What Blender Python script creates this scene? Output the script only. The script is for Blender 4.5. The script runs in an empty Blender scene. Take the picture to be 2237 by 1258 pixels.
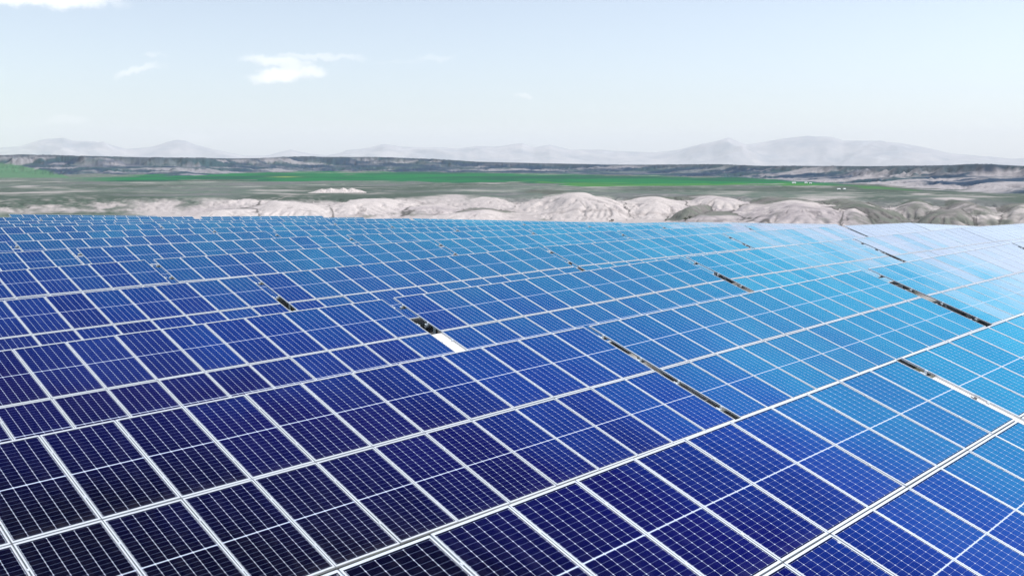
import bpy, math, random
import numpy as np
from mathutils import Matrix, Vector

random.seed(7)
RNG = np.random.RandomState(11)
sc = bpy.context.scene
COL = sc.collection
R = math.radians

# ------------------------------------------------------------------ helpers
def obj(name, mesh, parent=None, **props):
    o = bpy.data.objects.new(name, mesh)
    COL.objects.link(o)
    if parent is not None:
        o.parent = parent
    for k, v in props.items():
        o[k] = v
    return o

class MB:
    """collects boxes and loose faces, then becomes ONE mesh"""
    def __init__(self):
        self.v, self.f, self.m = [], [], []
    def box(self, x0, x1, y0, y1, z0, z1, mat=0, M=None, skip=()):
        b = len(self.v)
        pts = [(x0, y0, z0), (x1, y0, z0), (x1, y1, z0), (x0, y1, z0),
               (x0, y0, z1), (x1, y0, z1), (x1, y1, z1), (x0, y1, z1)]
        if M is not None:
            pts = [tuple(M @ Vector(p)) for p in pts]
        self.v += pts
        for k, q in enumerate([(3, 2, 1, 0), (4, 5, 6, 7), (0, 1, 5, 4),
                               (1, 2, 6, 5), (2, 3, 7, 6), (3, 0, 4, 7)]):
            if k in skip:
                continue
            self.f.append(tuple(b + i for i in q)); self.m.append(mat)
    def bar(self, p, q, w, h, mat=0):
        p, q = Vector(p), Vector(q); d = q - p; L = d.length; d.normalize()
        up = Vector((0, 0, 1)) if abs(d.z) < .95 else Vector((1, 0, 0))
        s = d.cross(up).normalized(); t = s.cross(d)
        M = Matrix((d, s, t)).transposed().to_4x4(); M.translation = p
        self.box(0, L, -w / 2, w / 2, -h / 2, h / 2, mat, M)
    def face(self, pts, mat=0):
        b = len(self.v); self.v += [tuple(p) for p in pts]
        self.f.append(tuple(range(b, b + len(pts)))); self.m.append(mat)
    def mesh(self, name, mats):
        me = bpy.data.meshes.new(name)
        me.from_pydata(self.v, [], self.f)
        for m in mats:
            me.materials.append(m)
        me.polygons.foreach_set('material_index', self.m)
        me.update()
        return me

def new_mat(name):
    m = bpy.data.materials.new(name); m.use_nodes = True
    nt = m.node_tree; nt.nodes.clear()
    return m, nt

class NT:
    """short-hand for wiring nodes"""
    def __init__(self, nt): self.nt = nt
    def n(self, t, **kw):
        x = self.nt.nodes.new(t)
        for k, v in kw.items(): setattr(x, k, v)
        return x
    def put(self, node, key, val):
        s = node.inputs[key]
        if isinstance(val, bpy.types.NodeSocket): self.nt.links.new(val, s)
        else: s.default_value = val
    def math(self, op, a, b=None, c=None, clamp=False):
        x = self.n('ShaderNodeMath', operation=op, use_clamp=clamp)
        for i, v in enumerate((a, b, c)):
            if v is not None: self.put(x, i, v)
        return x.outputs[0]
    def mix(self, f, a, b, blend='MIX'):
        x = self.n('ShaderNodeMix', data_type='RGBA', blend_type=blend)
        self.put(x, 0, f); self.put(x, 6, a); self.put(x, 7, b)
        return x.outputs[2]
    def ramp(self, fac, stops, interp='LINEAR'):
        x = self.n('ShaderNodeValToRGB'); cr = x.color_ramp; cr.interpolation = interp
        while len(cr.elements) < len(stops): cr.elements.new(.5)
        for e, (p, c) in zip(cr.elements, stops):
            e.position = p; e.color = (*c, 1)
        self.put(x, 0, fac)
        return x.outputs[0]
    def noise(self, vec, scale, detail=3, rough=.5, dim='3D'):
        x = self.n('ShaderNodeTexNoise', noise_dimensions=dim)
        if vec is not None: self.put(x, 'Vector', vec)
        x.inputs['Scale'].default_value = scale; x.inputs['Detail'].default_value = detail
        x.inputs['Roughness'].default_value = rough
        return x.outputs[0]
    def out(self, sh):
        o = self.n('ShaderNodeOutputMaterial'); self.nt.links.new(sh, o.inputs[0])
    def principled(self, color, rough, metallic=0.0, spec=.5, normal=None):
        p = self.n('ShaderNodeBsdfPrincipled')
        self.put(p, 'Base Color', color); self.put(p, 'Roughness', rough)
        self.put(p, 'Metallic', metallic); self.put(p, 'Specular IOR Level', spec)
        if normal is not None: self.put(p, 'Normal', normal)
        return p.outputs[0]

# ------------------------------------------------------------------ camera
F_PX, W_PX = 2110.87, 2237.0
PITCH = math.atan(284 / F_PX)
HEAD = R(44.468)                      # heading, from +X (along the rows) to +Y (up the panel slope)
cam = bpy.data.cameras.new('camera')
cam.sensor_width = 36.0; cam.lens = F_PX / W_PX * 36.0
cam.clip_start = 0.1; cam.clip_end = 120000
cam_o = obj('camera', cam)
cam_o.location = (0, 0, 0)
cam_o.rotation_euler = (R(90) - PITCH, 0, HEAD - R(90))
sc.camera = cam_o

def project(x, y, z):
    """world -> pixel of the 2237 wide photograph (used only to place the measured land forms)"""
    a = x * math.sin(HEAD) - y * math.cos(HEAD); b = x * math.cos(HEAD) + y * math.sin(HEAD)
    c, s = math.cos(PITCH), math.sin(PITCH)
    zc = np.maximum(b * c - z * s, 1e-3)
    return 1118.5 + F_PX * a / zc, 629 - F_PX * (z * c + b * s) / zc

# ------------------------------------------------------------------ light and sky
SUN_AZ, SUN_EL = R(130), R(52)         # compass: +Y is north
sun = bpy.data.lights.new('sun', 'SUN')
sun.energy = 3.0; sun.angle = R(0.53); sun.color = (1.0, .965, .925)
sd = Vector((math.sin(SUN_AZ) * math.cos(SUN_EL), math.cos(SUN_AZ) * math.cos(SUN_EL), math.sin(SUN_EL)))
sun_o = obj('sun', sun)
sun_o.rotation_euler = (-sd).to_track_quat('-Z', 'Y').to_euler()
sun_o.location = sd * 200

def build_world():
    w = bpy.data.worlds.new('World'); sc.world = w; w.use_nodes = True
    nt = w.node_tree; nt.nodes.clear(); N = NT(nt)
    sky = N.n('ShaderNodeTexSky', sky_type='NISHITA')
    sky.sun_disc = False; sky.sun_elevation = SUN_EL; sky.sun_rotation = SUN_AZ
    sky.altitude = 900; sky.air_density = 1.0; sky.dust_density = SKY_DUST; sky.ozone_density = 1.0
    tc = N.n('ShaderNodeTexCoord')
    sep = N.n('ShaderNodeSeparateXYZ'); N.put(sep, 0, tc.outputs['Generated'])
    X, Y, Z = sep.outputs
    # direction -> degrees of azimuth right of the view heading, and of elevation
    ch, sh = math.cos(HEAD), math.sin(HEAD)
    right = N.math('SUBTRACT', N.math('MULTIPLY', X, sh), N.math('MULTIPLY', Y, ch))
    fwd = N.math('ADD', N.math('MULTIPLY', X, ch), N.math('MULTIPLY', Y, sh))
    az = N.math('MULTIPLY', N.math('ARCTAN2', right, fwd), 180 / math.pi)
    el = N.math('MULTIPLY', N.math('ARCSINE', Z), 180 / math.pi)
    com = N.n('ShaderNodeCombineXYZ'); N.put(com, 0, az); N.put(com, 1, el)
    V = com.outputs[0]
    wob = N.n('ShaderNodeTexNoise'); N.put(wob, 'Vector', V)
    wob.inputs['Scale'].default_value = 1.1; wob.inputs['Detail'].default_value = 6; wob.inputs['Roughness'].default_value = .62
    ws = N.n('ShaderNodeSeparateColor'); N.put(ws, 0, wob.outputs[1])
    dx = N.math('MULTIPLY', N.math('SUBTRACT', ws.outputs[0], .5), 2.4)
    dy = N.math('MULTIPLY', N.math('SUBTRACT', ws.outputs[1], .5), 1.1)
    azw, elw = N.math('ADD', az, dx), N.math('ADD', el, dy)
    def blob(px, y, hw, hh, dens, tilt=0.0, soft=.55):
        a0 = math.degrees(math.atan((px - 1118.5) / 2128.0)); e0 = math.degrees(math.atan((345 - y) / F_PX * math.cos(math.radians(a0))))
        ha, he = hw / F_PX * 57.3, hh / F_PX * 57.3
        ddx = N.math('SUBTRACT', azw, a0); ddy = N.math('SUBTRACT', elw, e0)
        ddy = N.math('SUBTRACT', ddy, N.math('MULTIPLY', ddx, tilt))
        r2 = N.math('ADD', N.math('POWER', N.math('ABSOLUTE', N.math('DIVIDE', ddx, ha)), 2.0),
                    N.math('POWER', N.math('ABSOLUTE', N.math('DIVIDE', ddy, he)), 2.0))
        m = N.n('ShaderNodeMapRange', interpolation_type='SMOOTHSTEP')
        N.put(m, 0, r2); m.inputs[1].default_value = 1.25; m.inputs[2].default_value = 1.25 - soft * 1.8
        m.inputs[3].default_value = 0; m.inputs[4].default_value = dens
        return m.outputs[0]
    bl = [blob(622, 170, 66, 18, .8, .06, .75), blob(682, 165, 34, 15, .6, 0, .75), blob(612, 142, 78, 12, .55, -.05, .75), blob(640, 152, 40, 16, .5, 0, .75), blob(700, 133, 110, 7, .3, 0, .7),
          blob(308, 160, 54, 9, .38, .30, .75), blob(345, 128, 26, 6, .22, 0, .75), blob(960, 135, 45, 8, .16, 0, .75), blob(880, 142, 60, 4, .08, 0, .75),
          blob(70, 6, 190, 22, .85, .0, .75), blob(215, 4, 60, 18, .7, 0, .75), blob(150, 266, 40, 9, .22), blob(1145, 215, 22, 7, .28),
          blob(430, 302, 60, 12, .2)]
    tot = bl[0]
    for b in bl[1:]: tot = N.math('MAXIMUM', tot, b)
    # thin fair-weather cloud higher up, out of the frame: what the glass mirrors
    st = N.n('ShaderNodeMapping'); N.put(st, 'Vector', V); st.inputs['Scale'].default_value = (.05, .11, 1)
    cn = N.noise(st.outputs[0], 1.0, 6, .6)
    hi = N.n('ShaderNodeMapRange', interpolation_type='SMOOTHSTEP'); N.put(hi, 0, cn)
    hi.inputs[1].default_value = .5; hi.inputs[2].default_value = .75; hi.inputs[4].default_value = .5
    up = N.n('ShaderNodeMapRange', interpolation_type='SMOOTHSTEP'); N.put(up, 0, el)
    up.inputs[1].default_value = 14; up.inputs[2].default_value = 28
    tot = N.math('MAXIMUM', tot, N.math('MULTIPLY', hi.outputs[0], up.outputs[0]))
    hs = N.n('ShaderNodeHueSaturation'); N.put(hs, 'Color', sky.outputs[0]); hs.inputs['Saturation'].default_value = SKY_SAT
    skyc = N.mix(1.0, hs.outputs[0], (*SKY_TINT, 1), 'MULTIPLY')
    c = N.mix(tot, skyc, (*CLOUD, 1))
    bg = N.n('ShaderNodeBackground'); N.put(bg, 0, c); bg.inputs[1].default_value = SKY_STR
    o = N.n('ShaderNodeOutputWorld'); nt.links.new(bg.outputs[0], o.inputs[0])
SKY_STR = .105; SKY_DUST = 1.2; SKY_SAT = .62; SKY_TINT = (.82, .835, .86); CLOUD = (7.0, 6.9, 6.8)
EXPOSURE = 0.9
build_world()

# ------------------------------------------------------------------ materials
def mat_cells(name='solar_cells'):
    m, nt = new_mat(name); N = NT(nt)
    tc = N.n('ShaderNodeTexCoord'); sep = N.n('ShaderNodeSeparateXYZ'); N.put(sep, 0, tc.outputs['Object'])
    x, y = sep.outputs[0], sep.outputs[1]
    def saw(c, pitch):                       # distance (metres) to the nearest multiple of pitch
        return N.math('ABSOLUTE', N.math('SUBTRACT', N.math('MODULO', N.math('ADD', c, 100 * pitch + pitch / 2), pitch), pitch / 2))
    def less(v, e): return N.math('LESS_THAN', v, e)
    CW, CH = .1625, .0815
    ay = N.math('ABSOLUTE', y); ax = N.math('ABSOLUTE', x)
    dc = saw(x, CW); dr = saw(N.math('SUBTRACT', ay, .012), CH)
    inside = N.math('MULTIPLY', less(ax, CW * 3 + .002), less(ay, .012 + CH * 12 + .002))
    col = N.math('MULTIPLY', less(dc, .0019), inside)
    row = N.math('MULTIPLY', less(dr, .0012), inside)
    dr2 = saw(N.math('SUBTRACT', ay, .012), CH)
    dia = N.math('MULTIPLY', less(N.math('ADD', dc, dr2), .0105), inside)
    mid = less(ay, .0075)
    bus = N.math('MULTIPLY', less(saw(N.math('ADD', x, CW / 18), CW / 9), .00045), inside)
    white = N.math('MAXIMUM', N.math('MAXIMUM', col, dia), mid)
    # cells: dark navy silicon
    geo = N.n('ShaderNodeNewGeometry'); oi = N.n('ShaderNodeObjectInfo')
    g1 = N.noise(geo.outputs['Position'], .55, 3, .55)
    g2 = N.noise(geo.outputs['Position'], 9.0, 4, .6)
    rnd = oi.outputs['Random']
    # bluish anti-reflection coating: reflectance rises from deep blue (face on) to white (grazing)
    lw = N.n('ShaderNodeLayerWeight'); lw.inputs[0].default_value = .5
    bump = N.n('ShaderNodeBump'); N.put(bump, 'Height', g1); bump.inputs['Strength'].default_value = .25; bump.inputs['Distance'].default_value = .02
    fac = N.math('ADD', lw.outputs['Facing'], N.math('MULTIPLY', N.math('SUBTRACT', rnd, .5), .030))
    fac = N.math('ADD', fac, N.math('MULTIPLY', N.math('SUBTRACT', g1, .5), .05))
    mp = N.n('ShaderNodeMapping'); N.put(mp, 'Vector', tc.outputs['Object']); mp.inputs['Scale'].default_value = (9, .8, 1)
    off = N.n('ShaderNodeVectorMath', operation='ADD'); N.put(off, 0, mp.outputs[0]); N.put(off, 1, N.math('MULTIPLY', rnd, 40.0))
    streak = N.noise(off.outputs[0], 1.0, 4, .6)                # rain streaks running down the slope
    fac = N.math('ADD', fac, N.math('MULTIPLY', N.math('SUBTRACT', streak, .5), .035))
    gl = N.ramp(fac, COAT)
    viol = N.math('MULTIPLY', N.math('SUBTRACT', N.noise(geo.outputs['Position'], .16, 2), .52, None, True), 2.2)
    gl = N.mix(N.math('MULTIPLY', viol, .5, None, True), gl, N.mix(.5, gl, (.20, .16, .42, 1)))
    gl = N.mix(N.math('MULTIPLY', N.math('SUBTRACT', g2, .35, None, True), .5), gl, (.55, .5, .75, 1), 'SOFT_LIGHT')
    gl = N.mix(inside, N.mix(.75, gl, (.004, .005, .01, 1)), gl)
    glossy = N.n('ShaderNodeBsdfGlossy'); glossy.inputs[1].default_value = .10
    N.put(glossy, 'Normal', bump.outputs[0])
    base = N.mix(N.math('MULTIPLY', rnd, .5), (.0005, .0006, .006, 1), (.0008, .0007, .008, 1))
    base = N.mix(N.math('MULTIPLY', bus, .12), base, (.3, .35, .5, 1))
    base = N.mix(N.math('MULTIPLY', N.math('SUBTRACT', g2, .45, None, True), .05), base, (.3, .28, .26, 1))   # dust
    low = N.n('ShaderNodeMapRange', interpolation_type='SMOOTHSTEP'); N.put(low, 0, y)      # dirt gathered along the lower edge
    low.inputs[1].default_value = -.80; low.inputs[2].default_value = -1.03; low.inputs[4].default_value = 1.0
    film = N.math('ADD', N.math('MULTIPLY', low.outputs[0], N.math('MULTIPLY', streak, .035)), N.math('MULTIPLY', N.math('SUBTRACT', streak, .55, None, True), .05))
    base = N.mix(film, base, (.42, .40, .37, 1))
    vo = N.n('ShaderNodeTexVoronoi'); N.put(vo, 'Vector', geo.outputs['Position']); vo.inputs['Scale'].default_value = .8
    vc = N.n('ShaderNodeSeparateColor'); N.put(vc, 0, vo.outputs['Color'])
    drop = N.math('MULTIPLY', N.math('LESS_THAN', vo.outputs['Distance'], .016), N.math('GREATER_THAN', vc.outputs[0], .90))
    base = N.mix(drop, base, (.55, .55, .52, 1))                # a few bird droppings
    gl = N.mix(N.math('MULTIPLY', drop, .9), gl, (.02, .02, .02, 1))
    dif = N.n('ShaderNodeBsdfDiffuse'); N.put(dif, 0, base)
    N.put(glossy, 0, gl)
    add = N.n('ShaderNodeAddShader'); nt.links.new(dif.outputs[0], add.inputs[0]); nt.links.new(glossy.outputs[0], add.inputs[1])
    lrow = N.principled((.10, .13, .24, 1), .35)
    lwht = N.principled((.46, .52, .64, 1), .35)
    s1 = N.n('ShaderNodeMixShader'); N.put(s1, 0, row); nt.links.new(add.outputs[0], s1.inputs[1]); nt.links.new(lrow, s1.inputs[2])
    s2 = N.n('ShaderNodeMixShader'); N.put(s2, 0, white); nt.links.new(s1.outputs[0], s2.inputs[1]); nt.links.new(lwht, s2.inputs[2])
    N.out(s2.outputs[0])
    return m
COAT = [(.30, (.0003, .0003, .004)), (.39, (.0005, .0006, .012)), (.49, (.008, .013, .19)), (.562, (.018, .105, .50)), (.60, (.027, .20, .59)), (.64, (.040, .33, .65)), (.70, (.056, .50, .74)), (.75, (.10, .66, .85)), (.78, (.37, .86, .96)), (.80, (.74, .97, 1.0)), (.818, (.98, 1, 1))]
M_CELL = mat_cells()

def mat_alu(name, col, rough, metal):
    m, nt = new_mat(name); N = NT(nt)
    geo = N.n('ShaderNodeNewGeometry')
    n = N.noise(geo.outputs['Position'], 6.0, 3)
    c = N.mix(N.math('MULTIPLY', n, .35), (*col, 1), (*[k * .72 for k in col], 1))
    N.out(N.principled(c, rough, metal)); return m
M_FRAME = mat_alu('anodised_frame', (.74, .78, .82), .30, .45)
M_RAIL = mat_alu('galvanised_rail', (.62, .68, .70), .45, .35)
M_POST = mat_alu('galvanised_post', (.50, .53, .55), .55, .35)
m_, nt_ = new_mat('white_backsheet'); NT(nt_).out(NT(nt_).principled((.72, .74, .76, 1), .6)); M_BACK = m_
m_, nt_ = new_mat('black_plastic'); NT(nt_).out(NT(nt_).principled((.02, .02, .022, 1), .5)); M_BLACK = m_

# ------------------------------------------------------------------ the solar tables: measured layout
PW, PL = 1.058, 2.103                 # pitch of the panels along the row / up the slope
TILT = R(19.17)
ZN = [[-3.63, -3.37, -3.19, -3.16, -3.23, -3.37, -3.56, -3.78, -4.03], [-3.74, -3.59, -3.45, -3.39, -3.44, -3.6, -3.84, -4.13, -4.43], [-3.82, -3.81, -3.74, -3.61, -3.64, -3.83, -4.13, -4.48, -4.84], [-3.87, -3.89, -3.84, -3.72, -3.86, -4.06, -4.41, -4.83, -5.22], [-3.86, -3.85, -3.82, -3.78, -3.97, -4.27, -4.69, -5.17, -5.59], [-3.8, -3.81, -3.8, -3.92, -4.23, -4.62, -5.01, -5.47, -5.91], [-3.72, -3.78, -3.85, -4.05, -4.51, -4.89, -5.31, -5.75, -6.21], [-3.62, -3.78, -3.98, -4.23, -4.71, -5.15, -5.57, -6.02, -6.49], [-3.53, -3.78, -4.06, -4.39, -4.82, -5.32, -5.81, -6.28, -6.75], [-3.45, -3.8, -4.12, -4.46, -4.96, -5.51, -6.02, -6.51, -7.01], [-3.38, -3.82, -4.26, -4.68, -5.15, -5.68, -6.21, -6.73, -7.26], [-3.32, -3.83, -4.35, -4.88, -5.35, -5.85, -6.39, -6.94, -7.5], [-3.26, -3.82, -4.38, -4.92, -5.5, -6.0, -6.57, -7.15, -7.74], [-3.21, -3.8, -4.37, -4.94, -5.55, -6.14, -6.74, -7.36, -7.98], [-3.17, -3.77, -4.36, -4.96, -5.6, -6.27, -6.92, -7.57, -8.22]]
# first index: row of tables (0 = two in front of the nearest whole row), second: block boundary along the row
BASE_X = [-11.5, 2.45, 16.45, 30.42, 44.45, 58.65, 72.6, 86.6, 100.6]
def row_y(k): return 6.75 if k == -1 else 13.8 + 7.15 * k
def bound_x(k, n):
    b = BASE_X[n + 2]
    if n <= 0: b -= .11 * max(0, k - 1.5)
    if n == 1: b -= .13 * max(0, k - 4)
    if n == 2 and k <= 1: b += .45
    if n == 3 and k <= 1: b += .1
    return b
def z_at_pixel_row(x, y, ypix):
    b = x * math.cos(HEAD) + y * math.sin(HEAD)
    lo, hi = -12.0, -2.0
    for _ in range(40):
        mid = (lo + hi) / 2
        if project(x, y, mid)[1] > ypix: lo = mid
        else: hi = mid
    return (lo + hi) / 2
ROWS = {-1: [-1, 0], 0: [-1, 0, 1, 2], 1: [-1, 0, 1, 2, 3], 2: [-1, 0, 1, 2, 3, 4], 3: [-1, 0, 1, 2, 3], 4: [-1, 0, 1, 2, 3, 4],
        5: [-1, 0, 1, 2, 3, 4], 6: [0, 1, 2, 3], 7: [0, 1, 2, 3], 8: [0, 1, 2, 3], 9: [0, 1, 2], 10: [0, 1, 2], 11: [1]}
# far ends where the hill rolls over: height of the right end, read as a pixel row
ROLL = {(11, 1): 472.0, (10, 2): 471.5, (9, 2): 475, (8, 3): 481.5, (7, 3): 483.5, (6, 3): 485.5, (5, 3): 485.2, (5, 4): 487.2,
        (4, 3): 487.8, (4, 4): 489.3, (3, 3): 489.6, (2, 4): 494.5}
TABLES = []
for k, nl in ROWS.items():
    y = row_y(k); zr_prev = None
    for n in nl:
        xl, xr = bound_x(k, n), bound_x(k, n + 1)
        zl, zr = ZN[k + 2][n + 2], ZN[k + 2][n + 3]
        cols = 13
        if (k, n) == (2, 3): cols = 10; xr = xl + 10 * PW + .3; zr = -4.60
        if (k, n) == (2, 4): xl = bound_x(2, 3) + 10 * PW + .3; xr = xl + 14.0; zl = -4.62
        if (k, n - 1) in ROLL: zl = zr_prev
        if (k, n) in ROLL: zr = z_at_pixel_row(xr, y, ROLL[(k, n)])
        zr_prev = zr
        dx = {(1, -1): -.09, (1, 0): .06, (0, 0): -.05}.get((k, n), 0.0); xl += dx; xr += dx
        TABLES.append((k, n, xl, xr, y, zl, zr, cols))

# ---- part meshes, shared by every table
OW, OL = PW - .016, PL - .020          # outer size of one panel
FW, FY, FH = .021, .031, .035
def glass_bm(b):
    b.box(-OW / 2 + FW, OW / 2 - FW, -OL / 2 + FY, OL / 2 - FY, -.011, -.004, 1)
    b.m[-5] = 0                        # the face that looks up carries the cells
def frame_bm(b, mat):
    w, l = OW / 2, OL / 2
    b.box(-w, w, -l, -l + FY, -FH, 0, mat); b.box(-w, w, l - FY, l, -FH, 0, mat)
    b.box(-w, -w + FW, -l + FY, l - FY, -FH, 0, mat, None, (2, 4)); b.box(w - FW, w, -l + FY, l - FY, -FH, 0, mat, None, (2, 4))
b = MB(); glass_bm(b); ME_GLASS = b.mesh('solar_panel', [M_CELL, M_BACK])
b = MB(); frame_bm(b, 0); ME_FRAME = b.mesh('frame', [M_FRAME])
b = MB(); glass_bm(b); frame_bm(b, 2); ME_FAR = b.mesh('solar_panel_whole', [M_CELL, M_BACK, M_FRAME])
b = MB(); b.box(-.075, .075, -.05, .05, -.040, -.0115, 0); b.box(-.05, .05, -.055, -.05, -.034, -.018, 0)
ME_JBOX = b.mesh('junction_box', [M_BLACK])

def purlin_mesh(cols):
    b = MB(); h = cols * PW / 2 + .10
    b.box(-h, h, -.03, .03, -.045, -.042, 0)                    # C section: top flange, web, lower flange
    b.box(-h, h, -.03, -.027, -.112, -.045, 0); b.box(-h, h, -.03, .03, -.115, -.112, 0)
    for i in range(cols + 1):                                   # clamps between the frames
        x = (i - cols / 2) * PW
        if 0 < i < cols:
            b.box(x - .004, x + .004, -.02, .02, -.042, .001, 1); b.box(x - .018, x + .018, -.02, .02, .001, .004, 1)
        else:
            s = 1 if i == cols else -1
            b.box(min(x, x + s * .03), max(x, x + s * .03), -.025, .025, -.042, .004, 1)
    return b.mesh('purlin', [M_RAIL, M_FRAME])
PURLIN = {c: purlin_mesh(c) for c in (13, 10)}
b = MB(); b.bar((0, -2.0, -.165), (0, 2.0, -.165), .06, .10); ME_RAFTER = b.mesh('rafter', [M_RAIL])
def post_mesh(h):
    b = MB()
    b.box(-.04, .04, -.003, .003, -h, 0); b.box(-.04, -.034, -.05, .05, -h, 0); b.box(.034, .04, -.05, .05, -h, 0)
    b.box(-.11, .11, -.11, .11, -h - .02, -h, 0)
    return b.mesh('support_post', [M_POST])
ME_PF, ME_PR = post_mesh(1.15), post_mesh(1.95)
b = MB(); b.bar((0, -1.15, -1.35), (0, .95, -.22), .045, .045); ME_BRACE = b.mesh('brace', [M_POST])

ROWNAME = {-1: 'nearest row', 0: 'second row', 1: 'third row', 2: 'fourth row', 3: 'fifth row', 4: 'sixth row', 5: 'seventh row',
           6: 'eighth row', 7: 'ninth row', 8: 'tenth row', 9: 'eleventh row', 10: 'twelfth row', 11: 'farthest row'}
PLACE = {1: ['the only table'], 2: ['left table', 'right table'], 3: ['left table', 'middle table', 'right table'],
         4: ['leftmost table', 'second table from left', 'third table from left', 'rightmost table'],
         5: ['leftmost table', 'second table from left', 'middle table', 'second table from right', 'rightmost table'],
         6: ['leftmost table', 'second table from left', 'third table from left', 'third table from right', 'second table from right', 'rightmost table']}
def tone(px):
    return 'dark navy' if px < 500 else 'deep blue' if px < 950 else 'bright blue' if px < 1500 else 'cyan blue' if px < 1850 else 'pale glaring'

def make_table(k, n, xl, xr, y, zl, zr, cols):
    W = cols * PW
    xc = (xl + xr) / 2; sl = (zr - zl) / (xr - xl)
    c = Vector((xc, y, (zl + zr) / 2))
    u = Vector((1, 0, sl)).normalized(); hn = Vector((0, 1, 0)); n0 = u.cross(hn).normalized()
    v = math.cos(TILT) * hn + math.sin(TILT) * n0; nn = u.cross(v)
    T = Matrix((u, v, nn)).transposed().to_4x4(); T.translation = c - v * PL       # centre of the table plane
    root = obj('solar_table', None); root.empty_display_size = .5
    base = Vector((c.x, c.y - PL * math.cos(TILT), c.z - 2.0))
    root.location = base
    Ti = Matrix.Translation(-base) @ T
    names = PLACE[len(ROWS[k])]; i = ROWS[k].index(n)
    px = min(2200, max(30, project(*(c - v * PL))[0]))
    root['label'] = f'{tone(px)} two-panel-high solar table in the {ROWNAME[k]} from the camera, {names[i]}'
    root['category'] = 'solar table'; root['group'] = 'solar tables standing in long rows on the hill'
    near = k <= 2
    rr = random.Random(k * 100 + n)
    for j in range(2):
        for q in range(cols):
            J = Matrix.Rotation(R(rr.gauss(0, .16)), 4, 'X') @ Matrix.Rotation(R(rr.gauss(0, .16)), 4, 'Y')
            Mx = Ti @ Matrix.Translation(((q - (cols - 1) / 2) * PW, (.5 - j) * PL, rr.gauss(0, .0012))) @ J
            p = obj('solar_panel', ME_GLASS if near else ME_FAR, root)
            p.matrix_local = Mx
            if near:
                fr = obj('frame', ME_FRAME, p)
    # steel underneath
    if k <= 3:
        for vy in (1.62, .52, -.52, -1.62):
            o = obj('purlin', PURLIN[cols], root); o.matrix_local = Ti @ Matrix.Translation((0, vy, 0))
        for ux in (-.44, -.15, .15, .44):
            o = obj('rafter', ME_RAFTER, root); o.matrix_local = Ti @ Matrix.Translation((ux * W, 0, 0))
            for vy, me in ((-1.15, ME_PF), (1.15, ME_PR)):
                o = obj('support_post', me, root)
                p = Ti @ Vector((ux * W, vy, -.21)); o.location = p
            o = obj('brace', ME_BRACE, root); o.matrix_local = Ti @ Matrix.Translation((ux * W + .06, 0, 0))
    else:
        b = MB()
        for vy in (1.62, .52, -.52, -1.62):
            b.box(-W / 2 - .1, W / 2 + .1, vy - .03, vy + .03, -.115, -.042, 0)
        Rinv = T.to_3x3().inverted()
        for ux in (-.44, -.15, .15, .44):
            b.bar((ux * W, -2.0, -.165), (ux * W, 2.0, -.165), .06, .10)
            for vy, h in ((-1.15, 1.15), (1.15, 1.95)):
                p = Vector((ux * W, vy, -.21)); b.bar(p, p + Rinv @ Vector((0, 0, -h)), .08, .1)
        o = obj('support_frame', b.mesh('support_frame', [M_RAIL]), root); o.matrix_local = Ti
    return root
for t in TABLES: make_table(*t)

# added white strips that give two table gaps their brightness, on the purlin ends
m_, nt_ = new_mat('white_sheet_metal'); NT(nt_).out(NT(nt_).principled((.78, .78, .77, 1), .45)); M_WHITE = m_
def stand_in_strip(k, n, v0, v1, clips, label):
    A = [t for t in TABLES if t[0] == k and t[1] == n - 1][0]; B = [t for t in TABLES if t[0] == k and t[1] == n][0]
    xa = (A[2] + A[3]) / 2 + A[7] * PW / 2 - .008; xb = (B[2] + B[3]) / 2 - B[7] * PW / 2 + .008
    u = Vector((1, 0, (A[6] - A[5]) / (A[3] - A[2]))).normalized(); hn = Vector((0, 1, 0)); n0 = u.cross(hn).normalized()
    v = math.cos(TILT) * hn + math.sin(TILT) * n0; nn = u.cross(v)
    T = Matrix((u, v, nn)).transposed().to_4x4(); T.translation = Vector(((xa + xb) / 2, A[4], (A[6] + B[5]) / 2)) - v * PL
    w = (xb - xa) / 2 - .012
    root = obj('stand_in_strip', None); root.empty_display_size = .2; root.matrix_local = T @ Matrix.Translation((0, (v0 + v1) / 2, -.041))
    root['label'] = label; root['category'] = 'cover strip'; root['group'] = 'white stand-in strips between tables'
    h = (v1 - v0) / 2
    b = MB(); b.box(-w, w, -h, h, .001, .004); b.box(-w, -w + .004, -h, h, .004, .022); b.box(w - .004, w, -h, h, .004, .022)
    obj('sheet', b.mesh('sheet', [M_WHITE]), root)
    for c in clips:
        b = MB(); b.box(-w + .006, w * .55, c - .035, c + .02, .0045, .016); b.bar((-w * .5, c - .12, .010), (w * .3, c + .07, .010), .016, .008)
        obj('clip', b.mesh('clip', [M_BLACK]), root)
stand_in_strip(1, 0, -1.95, -.05, (-.62,), 'bright white strip filling the lower gap between the two left tables of the third row')
stand_in_strip(-1, 0, -2.0, 1.45, (-1.4, -.85, .05, 1.0), 'long pale strip with dark clips in the gap between the two nearest tables')

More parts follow.
